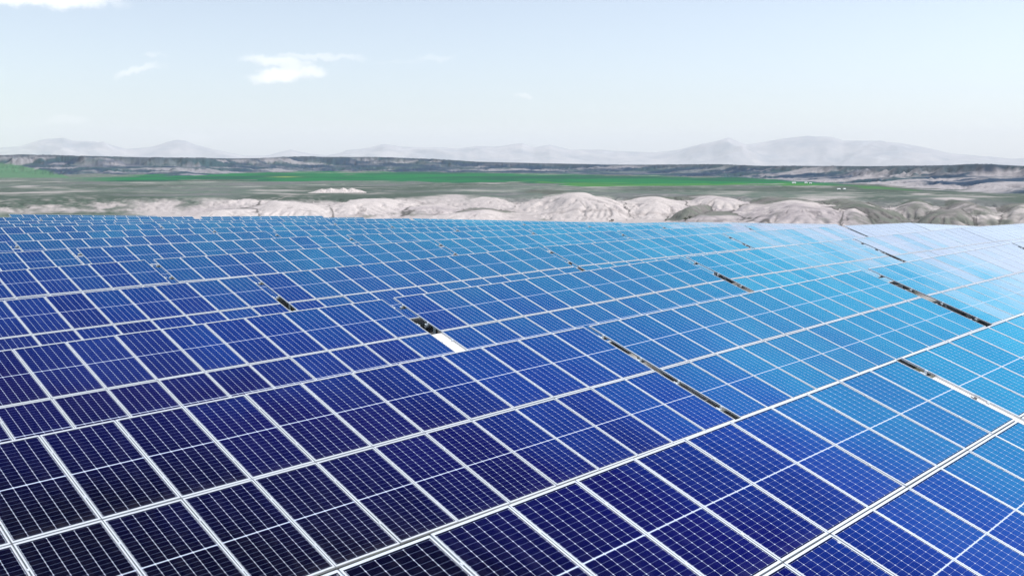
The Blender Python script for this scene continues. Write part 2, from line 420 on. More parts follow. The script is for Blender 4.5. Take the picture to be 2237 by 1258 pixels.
# ------------------------------------------------------------------ noise for the land
def vnoise(x, y, seed):
    xi, yi = np.floor(x).astype(np.int64), np.floor(y).astype(np.int64)
    fx, fy = x - xi, y - yi
    fx = fx * fx * fx * (fx * (fx * 6 - 15) + 10); fy = fy * fy * fy * (fy * (fy * 6 - 15) + 10)
    def h(a, b):
        n = (a * 374761393 + b * 668265263 + seed * 982451653) & 0x7fffffff
        n = ((n ^ (n >> 13)) * 1274126177) & 0x7fffffff
        n = (n ^ (n >> 16)) & 0xffffff
        return n / float(0xffffff)
    return (h(xi, yi) * (1 - fx) + h(xi + 1, yi) * fx) * (1 - fy) + (h(xi, yi + 1) * (1 - fx) + h(xi + 1, yi + 1) * fx) * fy
def fbm(x, y, seed, oct=4, gain=.5):
    s, a, t = 0, 1, 0
    for i in range(oct):
        s = s + a * vnoise(x * 2 ** i + 17.3 * i, y * 2 ** i - 9.1 * i, seed + i); t += a; a *= gain
    return s / t
def ridged(x, y, seed, oct=4):
    s, a, t = 0, 1, 0
    for i in range(oct):
        s = s + a * (1 - np.abs(2 * vnoise(x * 2 ** i + 5.7 * i, y * 2 ** i + 3.3 * i, seed + i) - 1)); t += a; a *= .5
    return s / t
def sstep(a, b, x):
    t = np.clip((x - a) / (b - a), 0, 1); return t * t * (3 - 2 * t)
def lerp(a, b, t): return a + (b - a) * t
def soft(px, xs, ys, sig=16.0):
    g = np.arange(-420, 2661, 2.0); v = np.interp(g, xs, ys)
    k = np.exp(-.5 * (np.arange(-60, 61) * 2.0 / sig) ** 2); k /= k.sum()
    v = np.convolve(np.pad(v, 60, mode='edge'), k, 'valid')
    return np.interp(px, g, v)

# ------------------------------------------------------------------ land: one polar sheet about the hill top
th_mid = np.arctan((np.linspace(-90, 2330, 1440) - 1118.5) / F_PX)
t0, t1 = th_mid[0], th_mid[-1]
side = np.linspace(0, 1, 90)[1:]
th = np.concatenate([th_mid, t1 + side[:-1] * (t0 + 2 * math.pi - t1)])          # right of the view, then all round
rr1 = np.geomspace(1.2, 130, 90)
rr2 = np.geomspace(130, 1080, 50)[1:]
rr3 = 1 / np.linspace(1 / 1080., 1 / 7500., 420)[1:]
rr4 = np.geomspace(7500, 60000, 16)[1:]
rad = np.concatenate([rr1, rr2, rr3, rr4])
TH, RD = np.meshgrid(th, rad)                                                    # [radius, angle]
ang = HEAD - TH
GX, GY = RD * np.cos(ang), RD * np.sin(ang)
# azimuth as a photo column, wrapped smoothly outside the view
PXC = 1118.5 + F_PX * np.tan(np.clip(np.where(TH > math.pi, TH - 2 * math.pi, TH), -1.2, 1.2))
PXC = np.clip(PXC, -400, 2640)

def hill_z(X, Y):
    kx = np.array(BASE_X); zn = np.array(ZN)
    ky = np.array([row_y(k) for k in range(-2, 13)])
    fi = np.interp(X, kx, np.arange(9)); fj = np.interp(Y, ky, np.arange(15))
    i0 = np.clip(np.floor(fi).astype(int), 0, 7); j0 = np.clip(np.floor(fj).astype(int), 0, 13)
    a, b_ = fi - i0, fj - j0
    z = (zn[j0, i0] * (1 - a) + zn[j0, i0 + 1] * a) * (1 - b_) + (zn[j0 + 1, i0] * (1 - a) + zn[j0 + 1, i0 + 1] * a) * b_
    return z - 2.02
FLOOR, PLAT = -84.0, -62.0
# badland mounds: photo column, front foot row, half width, crest row, depth (m), how bare (1 = white soil)
MOUNDS = [(20, 470, 120, 444, 110, .25), (150, 468, 130, 447, 110, .3), (270, 466, 80, 446, 90, .45), (410, 464, 100, 432, 120, .9), (545, 464, 70, 431, 110, .9), (470, 474, 90, 453, 70, .95),
          (660, 476, 110, 439, 150, 1), (790, 476, 120, 437, 150, 1), (905, 474, 75, 446, 120, 1), (965, 457, 55, 428, 90, .75), (1020, 482, 70, 461, 70, .9), (1105, 466, 80, 431, 110, .85),
          (1195, 462, 36, 438, 80, .1), (1250, 474, 55, 446, 90, .95), (1320, 480, 105, 424, 170, 1), (1420, 478, 90, 432, 150, .85), (1490, 484, 40, 449, 70, .25), (1590, 474, 85, 428, 130, .9), (1545, 490, 80, 468, 60, .95),
          (1690, 494, 75, 447, 140, 1), (1760, 498, 110, 439, 170, 1), (1850, 496, 60, 449, 130, .9), (1925, 490, 75, 439, 140, .2), (2000, 480, 60, 434, 120, .65), (2060, 492, 60, 447, 120, .3),
          (2150, 488, 70, 436, 140, .5), (2235, 490, 70, 440, 140, .3), (2330, 488, 80, 438, 140, .6)]
def mounds(PX, RR):
    best = np.full(PX.shape, -1e3); second = best.copy(); bare = np.zeros(PX.shape); rl = np.zeros(PX.shape)
    near = (RR > 1000) & (RR < 2100)
    for i, (pc, yb, hw, yt, dep, wh) in enumerate(MOUNDS):
        sel = np.nonzero(near & (np.abs(PX - pc) < hw * 3.8))
        if not len(sel[0]): continue
        px, r = PX[sel], RR[sel]
        df = 84.0 * F_PX / (yb - 345.0); dc = df + dep; zt = -(yt - 345.0) * dc / F_PX
        lean = ((i * 37) % 11 - 5) / 5. * .55                       # spurs run back to the plateau, each at its own slant
        u = (px - pc - lean * hw * np.clip((r - df) / dep, 0, 3)) / (hw * 1.5) + .35 * (vnoise(px / 70., r / 80., 300 + i) - .5) + .12 * (vnoise(px / 18., r / 24., 350 + i) - .5)
        w = (r - dc) / np.where(r < dc, dep * 1.1, dep * 7)
        rr_ = np.sqrt(u * u + w * w)
        an = np.arctan2(w, u)
        ril = ridged(an * 3.2 + i * 7.1, rr_ * 1.1 + vnoise(px / 25., r / 30., 400 + i) * .35, 310 + i, 3)
        z = FLOOR - 1 + (zt - FLOOR + 1) * (1 - np.clip(rr_, 0, 1.6) ** 1.5) - 1.7 * sstep(.70, .98, ril) * sstep(.12, .5, rr_)
        b0 = best[sel]; up = z > b0
        second[sel] = np.where(up, b0, np.maximum(second[sel], z)); best[sel] = np.where(up, z, b0)
        bare[sel] = np.where(up, wh * (1 - .9 * sstep(dc + dep * .25, dc + dep * 1.2, r)), bare[sel])
        rl[sel] = np.where(up, sstep(.74, .95, ril) * sstep(.12, .5, rr_), rl[sel])
    return best, best - second, bare, rl
def land(X, Y, r, px):
    hz = hill_z(X, Y + 1.98)
    hz = hz + .06 * (fbm(X * .5, Y * .5, 3) - .5)
    drop = -7.4 - .15 * (r - 93) - 6 * sstep(110, 400, r)
    hill = np.where(r < 60, hz, np.minimum(hz, drop))
    # dissected edge of the plateau (the white badlands)
    pk = [-400, 0, 150, 300, 430, 560, 700, 830, 930, 1010, 1100, 1190, 1240, 1300, 1370, 1440, 1490, 1530, 1600, 1660, 1690, 1750, 1830, 1900, 1960, 2040, 2100, 2170, 2240, 2640]
    ek = [1560, 1560, 1590, 1600, 1540, 1500, 1330, 1350, 1520, 1620, 1650, 1640, 1560, 1380, 1400, 1520, 1640, 1540, 1420, 1480, 1420, 1220, 1290, 1500, 1420, 1540, 1600, 1500, 1600, 1600]
    e = soft(px, pk, ek, 22)
    w1 = (fbm(X / 260., Y / 260., 21, 4) - .5) * 190
    gul = ridged(X / 75. + w1 / 200, Y / 130., 31, 5)
    e = e + w1 * .5 + (gul - .62) * 210
    wdt = 190 + 120 * (fbm(X / 400., Y / 400., 5, 2) - .5)
    t = sstep(-1, 1, (r - e) / wdt)
    floor = FLOOR + 5 * (fbm(X / 180., Y / 180., 41, 4) - .5)
    plat = PLAT + 12 * (fbm(X / 520., Y / 520., 51, 4) - .5) * sstep(1400, 2000, r)
    low = lerp(floor, plat, t)
    low = low + (fbm(X / 34., Y / 34., 61, 4) - .5) * 5.0 * np.clip(4 * t * (1 - t) + .12, 0, 1)
    rill = ridged(X / 42. + w1 / 90, Y / 70., 71, 4)
    low = low - 7.0 * sstep(.60, .95, rill) * np.clip(4 * t * (1 - t) + .05, 0, 1)
    e2 = 1520 + w1 * .8
    t = sstep(-1, 1, (r - e2) / 150)
    low = lerp(floor, plat, t) + (fbm(X / 34., Y / 34., 61, 4) - .5) * 2.0 * np.clip(4 * t * (1 - t) + .1, 0, 1)
    mz, mgap, mbare, mril = mounds(px, r)
    mz = mz + (fbm(X / 16., Y / 16., 63, 3) - .5) * .7
    on = sstep(-.6, .6, mz - low) * (r > 1000) * (r < 2100)
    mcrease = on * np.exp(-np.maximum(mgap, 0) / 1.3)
    low = np.where((r > 1000) & (r < 2100), np.maximum(low, mz), low)
    # the mesa behind
    fk = [-400, 0, 200, 400, 700, 1000, 1300, 1500, 1700, 1850, 2000, 2237, 2640]
    fd = [4500, 4360, 3800, 3600, 4500, 4300, 3740, 3440, 2725, 2380, 2100, 1900, 1800]
    tk = [-400, 0, 60, 190, 370, 560, 660, 740, 830, 950, 1060, 1200, 1380, 1560, 1660, 1900, 2050, 2140, 2237, 2640]
    ty = [342, 340, 337, 341, 344, 345, 341, 343, 342, 347, 354, 357, 360, 358, 361, 361, 360, 356, 360, 362]
    foot = soft(px, fk, fd, 40); W = soft(px, [0, 1300, 1700, 2237], [900, 900, 700, 520], 40)
    top_d = foot + W
    topz = -(soft(px, tk, ty, 14) - 345) / F_PX * top_d * 1.0
    topz = topz + 1.5 * (fbm(X / 900., Y / 900., 91, 3) - .5)
    wob = (fbm(X / 330., Y / 330., 81, 4) - .5) * 320
    g2 = ridged(X / 150. + wob / 260, Y / 320. + wob / 300, 83, 4)
    q = (r - foot + wob * .8 + (g2 - .6) * 420) / W
    qs = np.clip(q, 0, 1)
    # stepped scarp: apron, bench, upper cliff
    prof = .32 * sstep(0, .38, qs) + .12 * sstep(.38, .62, qs) + .56 * sstep(.60, 1.0, qs)
    base = low
    mesa = lerp(base, np.minimum(topz, topz), prof)
    mesa = mesa - 9 * sstep(.5, .95, g2) * np.clip(4 * qs * (1 - qs), 0, 1) + (fbm(X / 60., Y / 60., 87, 3) - .5) * 7 * np.clip(4 * qs * (1 - qs), 0, 1)
    far = topz - (r - top_d) * .012 - 1.0
    z = np.where(r > top_d, np.minimum(mesa, far), mesa)
    z = np.where(r > top_d, np.maximum(z, -140), z)
    z = np.minimum(z, np.where(r > 1500, topz + 60 * (r < top_d), 1e9))
    z = np.where(r > 7600, np.minimum(z, -.0088 * r), z)
    v = np.maximum(np.where(r < 1000, -1e3, z), -1e3)
    out = np.where(r < 620, np.maximum(hill, FLOOR + 5 * (fbm(X / 180., Y / 180., 41, 4) - .5)), z)
    return out, dict(on=on, crease=mcrease, bare=mbare, mril=mril, rill=rill, t=t, q=q, qs=qs, g2=g2, gul=gul, foot=foot, top_d=top_d)

def eroded(u0, u1, w0, w1, cell, batches, drops, steps, seed, power):
    """rain on a patch of the land: returns the cut / fill and how often water passed (both fixed to the land)"""
    U, Wd = np.meshgrid(np.arange(u0, u1, cell), np.arange(w0, w1, cell))
    ch, sh = math.cos(HEAD), math.sin(HEAD)
    X, Y = Wd * ch + U * sh, Wd * sh - U * ch
    px = np.clip(1118.5 + F_PX * U / Wd, -400, 2640)
    h0, info = land(X, Y, np.hypot(U, Wd), px)
    h = h0 / cell + .12 * RNG.rand(*h0.shape)
    H, Wn = h.shape; flow = np.zeros(h.size); rs = np.random.RandomState(seed)
    for bch in range(batches):
        x = rs.rand(drops) * (Wn - 3) + 1; y = rs.rand(drops) * (H - 3) + 1
        dx = np.zeros(drops); dy = np.zeros(drops); sp = np.ones(drops); wat = np.ones(drops); sed = np.zeros(drops)
        dh = np.zeros(h.size); hf = h.ravel()
        for st in range(steps):
            xi = x.astype(int); yi = y.astype(int); fx = x - xi; fy = y - yi; k = yi * Wn + xi
            a, b_, c_, d_ = hf[k], hf[k + 1], hf[k + Wn], hf[k + Wn + 1]
            gx = (b_ - a) * (1 - fy) + (d_ - c_) * fy; gy = (c_ - a) * (1 - fx) + (d_ - b_) * fx
            hh = (a * (1 - fx) + b_ * fx) * (1 - fy) + (c_ * (1 - fx) + d_ * fx) * fy
            dx = dx * .25 - gx * .75; dy = dy * .25 - gy * .75
            n = np.hypot(dx, dy) + 1e-9; dx /= n; dy /= n
            nx = np.clip(x + dx, 1, Wn - 2.01); ny = np.clip(y + dy, 1, H - 2.01)
            xj = nx.astype(int); yj = ny.astype(int); ux = nx - xj; uy = ny - yj; q = yj * Wn + xj
            h2 = (hf[q] * (1 - ux) + hf[q + 1] * ux) * (1 - uy) + (hf[q + Wn] * (1 - ux) + hf[q + Wn + 1] * ux) * uy
            dlt = h2 - hh
            cap = np.maximum(-dlt, .004) * sp * wat * 5.0
            dep = np.where(dlt > 0, np.minimum(dlt, sed), np.where(sed > cap, (sed - cap) * .25, 0))
            ero = np.where((dlt <= 0) & (sed <= cap), np.minimum((cap - sed) * .25, -dlt), 0) * power
            sed = sed - dep + ero; amt = dep - ero
            np.add.at(dh, k, amt * (1 - fx) * (1 - fy)); np.add.at(dh, k + 1, amt * fx * (1 - fy))
            np.add.at(dh, k + Wn, amt * (1 - fx) * fy); np.add.at(dh, k + Wn + 1, amt * fx * fy)
            np.add.at(flow, k, wat)
            sp = np.sqrt(np.maximum(sp * sp - dlt * 2.0, .05)); sp = np.minimum(sp, 4); wat *= .985
            x, y = nx, ny
        d2 = dh.reshape(h.shape)
        d2 = (d2 * 4 + np.roll(d2, 1, 0) + np.roll(d2, -1, 0) + np.roll(d2, 1, 1) + np.roll(d2, -1, 1)) / 8
        h = h + np.clip(d2, -.8, .8)
    cut = (h - h0 / cell) * cell - .06 * cell
    edge = np.minimum(np.minimum(U - u0, u1 - U) / (20 * cell), np.minimum(Wd - w0, w1 - Wd) / (12 * cell))
    cut *= sstep(0, 1, edge)
    fl = np.log1p(flow.reshape(h.shape) / (batches * drops * steps / h.size))
    fl = (fl * 2 + np.roll(fl, 1, 0) + np.roll(fl, 1, 1)) / 4
    slope = np.hypot(*np.gradient(h))
    return dict(u0=u0, w0=w0, cell=cell, cut=cut, flow=fl, slope=slope)
def sample(g, key, X, Y):
    ch, sh = math.cos(HEAD), math.sin(HEAD)
    fu = (X * sh - Y * ch - g['u0']) / g['cell']; fw = (X * ch + Y * sh - g['w0']) / g['cell']
    a = g[key]; H, W = a.shape
    ok = (fu > 0) & (fu < W - 1.01) & (fw > 0) & (fw < H - 1.01)
    fu = np.clip(fu, 0, W - 1.01); fw = np.clip(fw, 0, H - 1.01); i = fu.astype(int); j = fw.astype(int); p, q = fu - i, fw - j
    return np.where(ok, (a[j, i] * (1 - p) + a[j, i + 1] * p) * (1 - q) + (a[j + 1, i] * (1 - p) + a[j + 1, i + 1] * p) * q, 0)
E_BAD = eroded(-900, 1250, 960, 2150, 2.6, 6, 30000, 45, 3, .30)
E_MESA = eroded(-2600, 2700, 1750, 5600, 7.0, 9, 40000, 60, 5, .5)
GZ, INFO = land(GX, GY, RD, PXC)
wm = sstep(-.02, .06, INFO['q']) * (INFO['q'] < 1.3)
wb = (1 - wm) * (RD > 1000) * (RD < 2200)
GZ = GZ + wb * sample(E_BAD, 'cut', GX, GY) + wm * np.minimum(sample(E_MESA, 'cut', GX, GY), 1.5)
INFO['flow'] = wb * sample(E_BAD, 'flow', GX, GY); INFO['mflow'] = wm * sample(E_MESA, 'flow', GX, GY)
INFO['cut'] = wb * sample(E_BAD, 'cut', GX, GY); INFO['mcut'] = wm * sample(E_MESA, 'cut', GX, GY); INFO['mslope'] = wm * sample(E_MESA, 'slope', GX, GY); INFO['slope'] = wb * sample(E_BAD, 'slope', GX, GY)

def land_cover():
    """what grows or lies where: soil, grass, crops (fixed to the land)"""
    X, Y, r, px = GX, GY, RD, PXC
    n1 = fbm(X / 120., Y / 120., 101, 5, .6); n2 = fbm(X / 26., Y / 26., 111, 4, .6); n3 = fbm(X / 420., Y / 420., 121, 4)
    t, q = INFO['t'], INFO['q']
    yf = 345 + F_PX * 62.0 / np.maximum(r, 10)            # photo row of the plateau at this distance
    soil = np.array([.46, .42, .405]); soil2 = np.array([.26, .23, .245]); grass = np.array([.078, .118, .092]); scrub = np.array([.120, .130, .128])
    crop = np.array([.002, .135, .044]); crop2 = np.array([.075, .21, .035]); dark = np.array([.013, .040, .082])
    def L(a, b, f): return a + (b - a) * f[..., None]
    c = np.broadcast_to(soil, X.shape + (3,)).copy()
    c = L(c, soil2, sstep(.45, .70, n1 * .6 + n2 * .4) * .75)
    # bare mounds: scrub in the creases between them and along their rills
    on = INFO['on'] * sstep(200, 330, PXC + 60 * (n1 - .5))
    c = L(c, np.array([.34, .31, .305]), (1 - on) * .6)
    c = L(c, soil * 1.1, on * sstep(.5, .75, n3) * .5)
    scr = sstep(.35, .85, (1 - INFO['bare']) + 1.6 * (n1 - .5) + .8 * (n2 - .5)) * on
    # grass on the plateau and in the hollows
    gmask = sstep(.60, .98, t + .9 * (n1 - .5) + .25 * (n2 - .5))
    hol = np.zeros_like(X)
    def blob(cx, cy, hw, hh, a, zref=62.0):
        d = F_PX * zref / (cy - 345.0); dd = np.abs(F_PX * zref / (cy - hh - 345.0) - F_PX * zref / (cy + hh - 345.0)) / 2
        return a * np.exp(-((px - cx) / hw) ** 2 - ((r - d) / dd) ** 2)
    for bb in [(1085, 432, 50, 12, .8), (1195, 452, 34, 9, .75), (120, 460, 240, 24, 1.7), (420, 440, 50, 7, .8), (1000, 458, 45, 5, .8), (1460, 440, 60, 14, .7), (1890, 450, 50, 12, .7)]:
        hol = np.maximum(hol, blob(*bb, 70.0))
    gmask = np.maximum(gmask, sstep(.35, .85, hol + .8 * (n1 - .5) + .5 * (n2 - .5)))
    gmask = gmask * (1 - on * sstep(.3, .8, INFO['bare']))
    leftg = sstep(330, 240, px + 120 * (n1 - .5)) * sstep(.30, .62, .60 + .9 * (n1 - .5) + .6 * (n2 - .5) - .55 * sstep(1460, 1330, r)) * (r > 1000) * (r < 2200)
    gmask = np.maximum(gmask, leftg)
    bare = np.zeros_like(X)
    for bb in [(480, 438, 120, 9, 1.1), (990, 428, 45, 6, .9), (560, 436, 60, 6, .8), (60, 404, 45, 3, .8), (1120, 415, 70, 3, .4), (2080, 427, 70, 4, .9), (2010, 420, 40, 2, .8)]:
        bare = np.maximum(bare, blob(*bb, 64.0))
    gmask = gmask * (1 - sstep(.4, .8, bare + .5 * (n1 - .5) + .4 * (n2 - .5)))
    gcol = L(np.broadcast_to(grass, c.shape), scrub, sstep(.4, .65, n1))
    gcol = L(gcol, grass * .66, sstep(.45, .65, n3) * .9)  # darker bands put slope shading of the rolling folds into the colour
    gcol = L(gcol, soil * .75, sstep(.62, .8, n2) * .35)
    c = L(c, gcol, gmask)
    c = L(c, L(np.broadcast_to(np.array([.10, .10, .092]), c.shape), np.array([.075, .095, .07]), sstep(.4, .6, n2)), scr * .8)
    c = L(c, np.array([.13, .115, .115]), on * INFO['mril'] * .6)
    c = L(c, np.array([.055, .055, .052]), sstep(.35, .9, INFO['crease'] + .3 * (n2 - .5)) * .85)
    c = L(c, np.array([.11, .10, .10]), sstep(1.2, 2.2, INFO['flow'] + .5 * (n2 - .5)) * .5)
    # green crop strip
    ka = [-400, 60, 130, 280, 400, 550, 700, 850, 1000, 1150, 1300, 1450, 1600, 1700, 1800, 1900, 2000, 2060, 2640]
    lo = [388, 388, 389, 390, 391, 392, 393, 394, 398, 399, 403, 403, 402, 402, 406, 409, 412, 413, 413]
    up = [386, 386, 385, 381, 377, 376, 374, 376, 377, 378, 381, 383, 386, 388, 396, 403, 409, 413, 413]
    edge = (fbm(X / 230., Y / 230., 131, 4, .6) - .5) * 13.0; edge2 = (fbm(X / 210., Y / 260., 137, 4, .6) - .5) * 13.0
    lo_, up_ = np.interp(px, ka, lo) + edge, np.interp(px, ka, up) + edge2
    strip = sstep(-.6, .6, lo_ - yf) * sstep(-.6, .6, yf - up_)
    fade = sstep(100, 300, px) * (1 - .35 * sstep(1700, 2050, px))
    ccol = L(np.broadcast_to(crop, c.shape), np.array([.001, .075, .044]), sstep(.38, .6, .6 * n3 + .4 * n1))
    lime = sstep(.45, .75, np.exp(-((yf - lo_ + 2.0) / 3.0) ** 2) * sstep(900, 1350, px) + .5 * (n1 - .5))
    ccol = L(ccol, crop2, lime * .55)
    ccol = L(ccol, np.array([.22, .27, .06]), np.exp(-((px - 630) / 30) ** 2 - ((yf - 384) / 1.4) ** 2))
    c = L(c, ccol, strip * fade)
    # lighter meadow on the left rise
    pya = project(X, Y, GZ)[1]
    mead = sstep(-1.2, 1.2, pya + 3 * (n1 - .5) - np.interp(px, [-60, 0, 40, 90, 140, 170], [356, 357, 360, 369, 381, 392])) * sstep(391, 386, pya) * (r > 1500) * (px < 175)
    # mesa
    g2 = INFO['g2']
    st = fbm(X / 95. + g2 * 1.5, Y / 240., 141, 5, .6)
    right = sstep(1350, 1950, px)
    chalk = sstep(.56 - .15 * right, .68 - .10 * right, st + .10 * (n2 - .5)) * (1 - sstep(.93, 1.05, q))
    mcol = L(np.broadcast_to(dark, c.shape), np.array([.030, .068, .085]), sstep(.4, .7, n1))
    lat = X * math.sin(HEAD) - Y * math.cos(HEAD)
    str2 = fbm(lat / 330. + r / 260., r / 120. + lat / 900., 171, 5, .6)
    mcol = L(mcol, np.array([.30, .285, .30]), sstep(.56, .70, str2) * (1 - right) * .75 * (1 - sstep(.9, 1.02, q)))
    mcol = L(mcol, np.array([.33, .31, .32]), chalk * (.20 + .74 * right))
    mcol = L(mcol, np.array([.022, .036, .062]), sstep(1.3, 2.2, INFO['mflow']) * (.25 + .5 * right))  # gullies tinted dark blue: their shadow is put into the colour
    mcol = L(mcol, np.array([.05, .07, .09]), sstep(.85, 1.0, q) * .8)
    mm = sstep(.02, .12, q)
    c = L(c, mcol, mm)
    c = L(c, np.array([.062, .165, .085]), mead * .9)
    # farm tracks
    def track(pts, wid, col, a, zref):
        xs = np.array([p[0] for p in pts], float); ys = np.array([p[1] for p in pts], float)
        d = F_PX * zref / (np.interp(px, xs, ys) - 345.0)
        m = a * np.exp(-((r - d) / wid) ** 2) * ((px > xs[0]) & (px < xs[-1]))
        return L(c, np.array(col), m)
    c = track([(330, 463), (450, 456), (560, 452), (640, 441)], 6, (.27, .24, .23), .6, 76)
    c = track([(900, 447), (1000, 455), (1150, 460), (1300, 463), (1500, 462), (1640, 441)], 6, (.27, .24, .23), .6, 76)
    # soil between the tables, pale but mostly darkened to stand in for gap shade
    near = 1 - sstep(150, 420, r)
    s = fbm(X * .9, Y * .9, 151, 5, .6)
    ns = L(np.broadcast_to(np.array([.37, .365, .36]), c.shape), np.array([.055, .055, .055]), sstep(.30, .56, s))
    ns = L(ns, np.array([.13, .15, .08]), sstep(.60, .75, fbm(X * 1.7, Y * 1.7, 161, 4)) * .7)
    c = L(c, ns, near)
    c = c * (.9 + .22 * (n2 - .5) + .1 * n1)[..., None]
    return np.clip(c, .003, .85)
GC = land_cover()

def mat_land():
    m, nt = new_mat('land_cover'); N = NT(nt)
    a = N.n('ShaderNodeVertexColor'); a.layer_name = 'cover'
    geo = N.n('ShaderNodeNewGeometry')
    n1 = N.noise(geo.outputs['Position'], .11, 5, .65); n2 = N.noise(geo.outputs['Position'], 3.0, 4, .6)
    n3 = N.noise(geo.outputs['Position'], .33, 4, .7)
    f = N.math('ADD', N.math('ADD', N.math('MULTIPLY', n1, .6), N.math('MULTIPLY', n3, .6)), N.math('MULTIPLY', n2, .15))
    hs = N.n('ShaderNodeHueSaturation'); N.put(hs, 'Color', a.outputs[0]); N.put(hs, 'Value', N.math('ADD', f, .33))
    bump = N.n('ShaderNodeBump'); N.put(bump, 'Height', n1); bump.inputs['Strength'].default_value = .5; bump.inputs['Distance'].default_value = 1.0
    N.out(N.principled(hs.outputs[0], .95, 0, .1, bump.outputs[0])); return m
M_LAND = mat_land()

def grid_mesh(name, fmask):
    nr, na = RD.shape
    ii, jj = np.nonzero(fmask)
    j2 = (jj + 1) % na
    F = np.stack([ii * na + jj, (ii + 1) * na + jj, (ii + 1) * na + j2, ii * na + j2], 1)
    used = np.zeros(nr * na, bool); used[F.ravel()] = True
    remap = np.cumsum(used) - 1
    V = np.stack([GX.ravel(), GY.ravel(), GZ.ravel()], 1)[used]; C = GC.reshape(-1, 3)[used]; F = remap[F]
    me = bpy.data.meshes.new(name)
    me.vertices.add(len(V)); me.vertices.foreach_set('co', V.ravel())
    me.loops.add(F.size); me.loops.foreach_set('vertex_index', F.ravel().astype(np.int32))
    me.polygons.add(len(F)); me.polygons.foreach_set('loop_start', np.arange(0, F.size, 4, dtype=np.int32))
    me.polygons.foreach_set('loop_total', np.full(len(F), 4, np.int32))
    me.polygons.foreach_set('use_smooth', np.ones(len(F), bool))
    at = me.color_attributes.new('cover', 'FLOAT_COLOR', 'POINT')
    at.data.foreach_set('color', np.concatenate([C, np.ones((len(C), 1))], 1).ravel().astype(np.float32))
    me.materials.append(M_LAND); me.update(); me.validate()
    return me
is_hill = (INFO['q'] > .03) & (RD > 1500)
is_hill = is_hill[:-1]
obj('ground', grid_mesh('ground', ~is_hill), kind='structure', label='pale badland soil, grey green plain and green crop strip', category='ground')
obj('hills', grid_mesh('hills', is_hill), kind='structure', label='long dark mesa with chalk white gullies below the mountains', category='hills')

# ------------------------------------------------------------------ far mountains
def build_mountains():
    prof = [(-500, 330), (-200, 318), (0, 328), (60, 322), (100, 311), (150, 305), (170, 311), (215, 312), (240, 316), (285, 328), (340, 322), (375, 313), (395, 309), (415, 311), (430, 317), (470, 327),
            (540, 341), (590, 341), (640, 328), (680, 336), (715, 341), (745, 335), (760, 329), (790, 327), (840, 316), (880, 322), (930, 324), (1000, 324), (1050, 320), (1080, 321), (1110, 318), (1140, 313),
            (1165, 322), (1200, 316), (1250, 328), (1300, 327), (1370, 331), (1430, 334), (1480, 328), (1520, 318), (1585, 302), (1625, 317), (1700, 306), (1760, 299), (1810, 302), (1835, 310), (1900, 310),
            (1960, 316), (2020, 326), (2060, 335), (2100, 340), (2200, 347), (2400, 338), (2800, 325)]
    px = np.linspace(-480, 2750, 900); s = np.linspace(0, 1, 60)
    P, S = np.meshgrid(px, s)
    D = 52000 + 20000 * S
    a = HEAD - np.arctan((P - 1118.5) / F_PX)
    X, Y = D * np.cos(a), D * np.sin(a)
    crest = (345 - np.interp(P, [p[0] for p in prof], [p[1] for p in prof])) / F_PX * 62000.0
    shape = np.where(S < .55, sstep(0, .55, S) ** .8, 1 - .9 * sstep(.55, 1, S))
    rg = ridged(X / 5200., Y / 5200., 201, 5)
    h = -620 + (crest + 620) * shape
    h = h + (rg - .62) * 1700 * np.clip(shape * (1 - shape) * 4, 0, 1) * np.clip((crest + 120) / 1000, .05, 1) + (fbm(X / 1400., Y / 1400., 211, 4) - .5) * 140 * shape
    V = np.stack([X.ravel(), Y.ravel(), h.ravel()], 1)
    na = len(px); ii, jj = np.meshgrid(np.arange(len(s) - 1), np.arange(na - 1), indexing='ij'); ii, jj = ii.ravel(), jj.ravel()
    F = np.stack([ii * na + jj, ii * na + jj + 1, (ii + 1) * na + jj + 1, (ii + 1) * na + jj], 1)[:, ::-1]
    me = bpy.data.meshes.new('mountains'); me.from_pydata(V.tolist(), [], F.tolist())
    me.polygons.foreach_set('use_smooth', np.ones(len(F), bool))
    m, nt = new_mat('mountain_rock'); N = NT(nt)
    geo = N.n('ShaderNodeNewGeometry'); sp = N.n('ShaderNodeSeparateXYZ'); N.put(sp, 0, geo.outputs['Position'])
    n = N.noise(geo.outputs['Position'], .00055, 6, .65)
    c = N.ramp(n, [(.35, (.17, .19, .23)), (.52, (.30, .29, .31)), (.68, (.44, .41, .41))])
    snow = N.math('MULTIPLY', N.math('SUBTRACT', N.noise(geo.outputs['Position'], .0007, 5, .6), .6, None, True), 3.0)
    c = N.mix(snow, c, (.75, .76, .8, 1))
    N.out(N.principled(c, .95, 0, .1)); me.materials.append(m)
    obj('mountains', me, kind='structure', label='pale hazy mountain range on the horizon', category='mountains')
build_mountains()

# ------------------------------------------------------------------ small far things standing on the land
def ground_at(px, d):
    a = HEAD - math.atan((px - 1118.5) / F_PX)
    i = int(np.argmin(np.abs(rad - d))); j = int(np.argmin(np.abs(th - math.atan((px - 1118.5) / F_PX))))
    return Vector((d * math.cos(a), d * math.sin(a), float(GZ[i, j])))

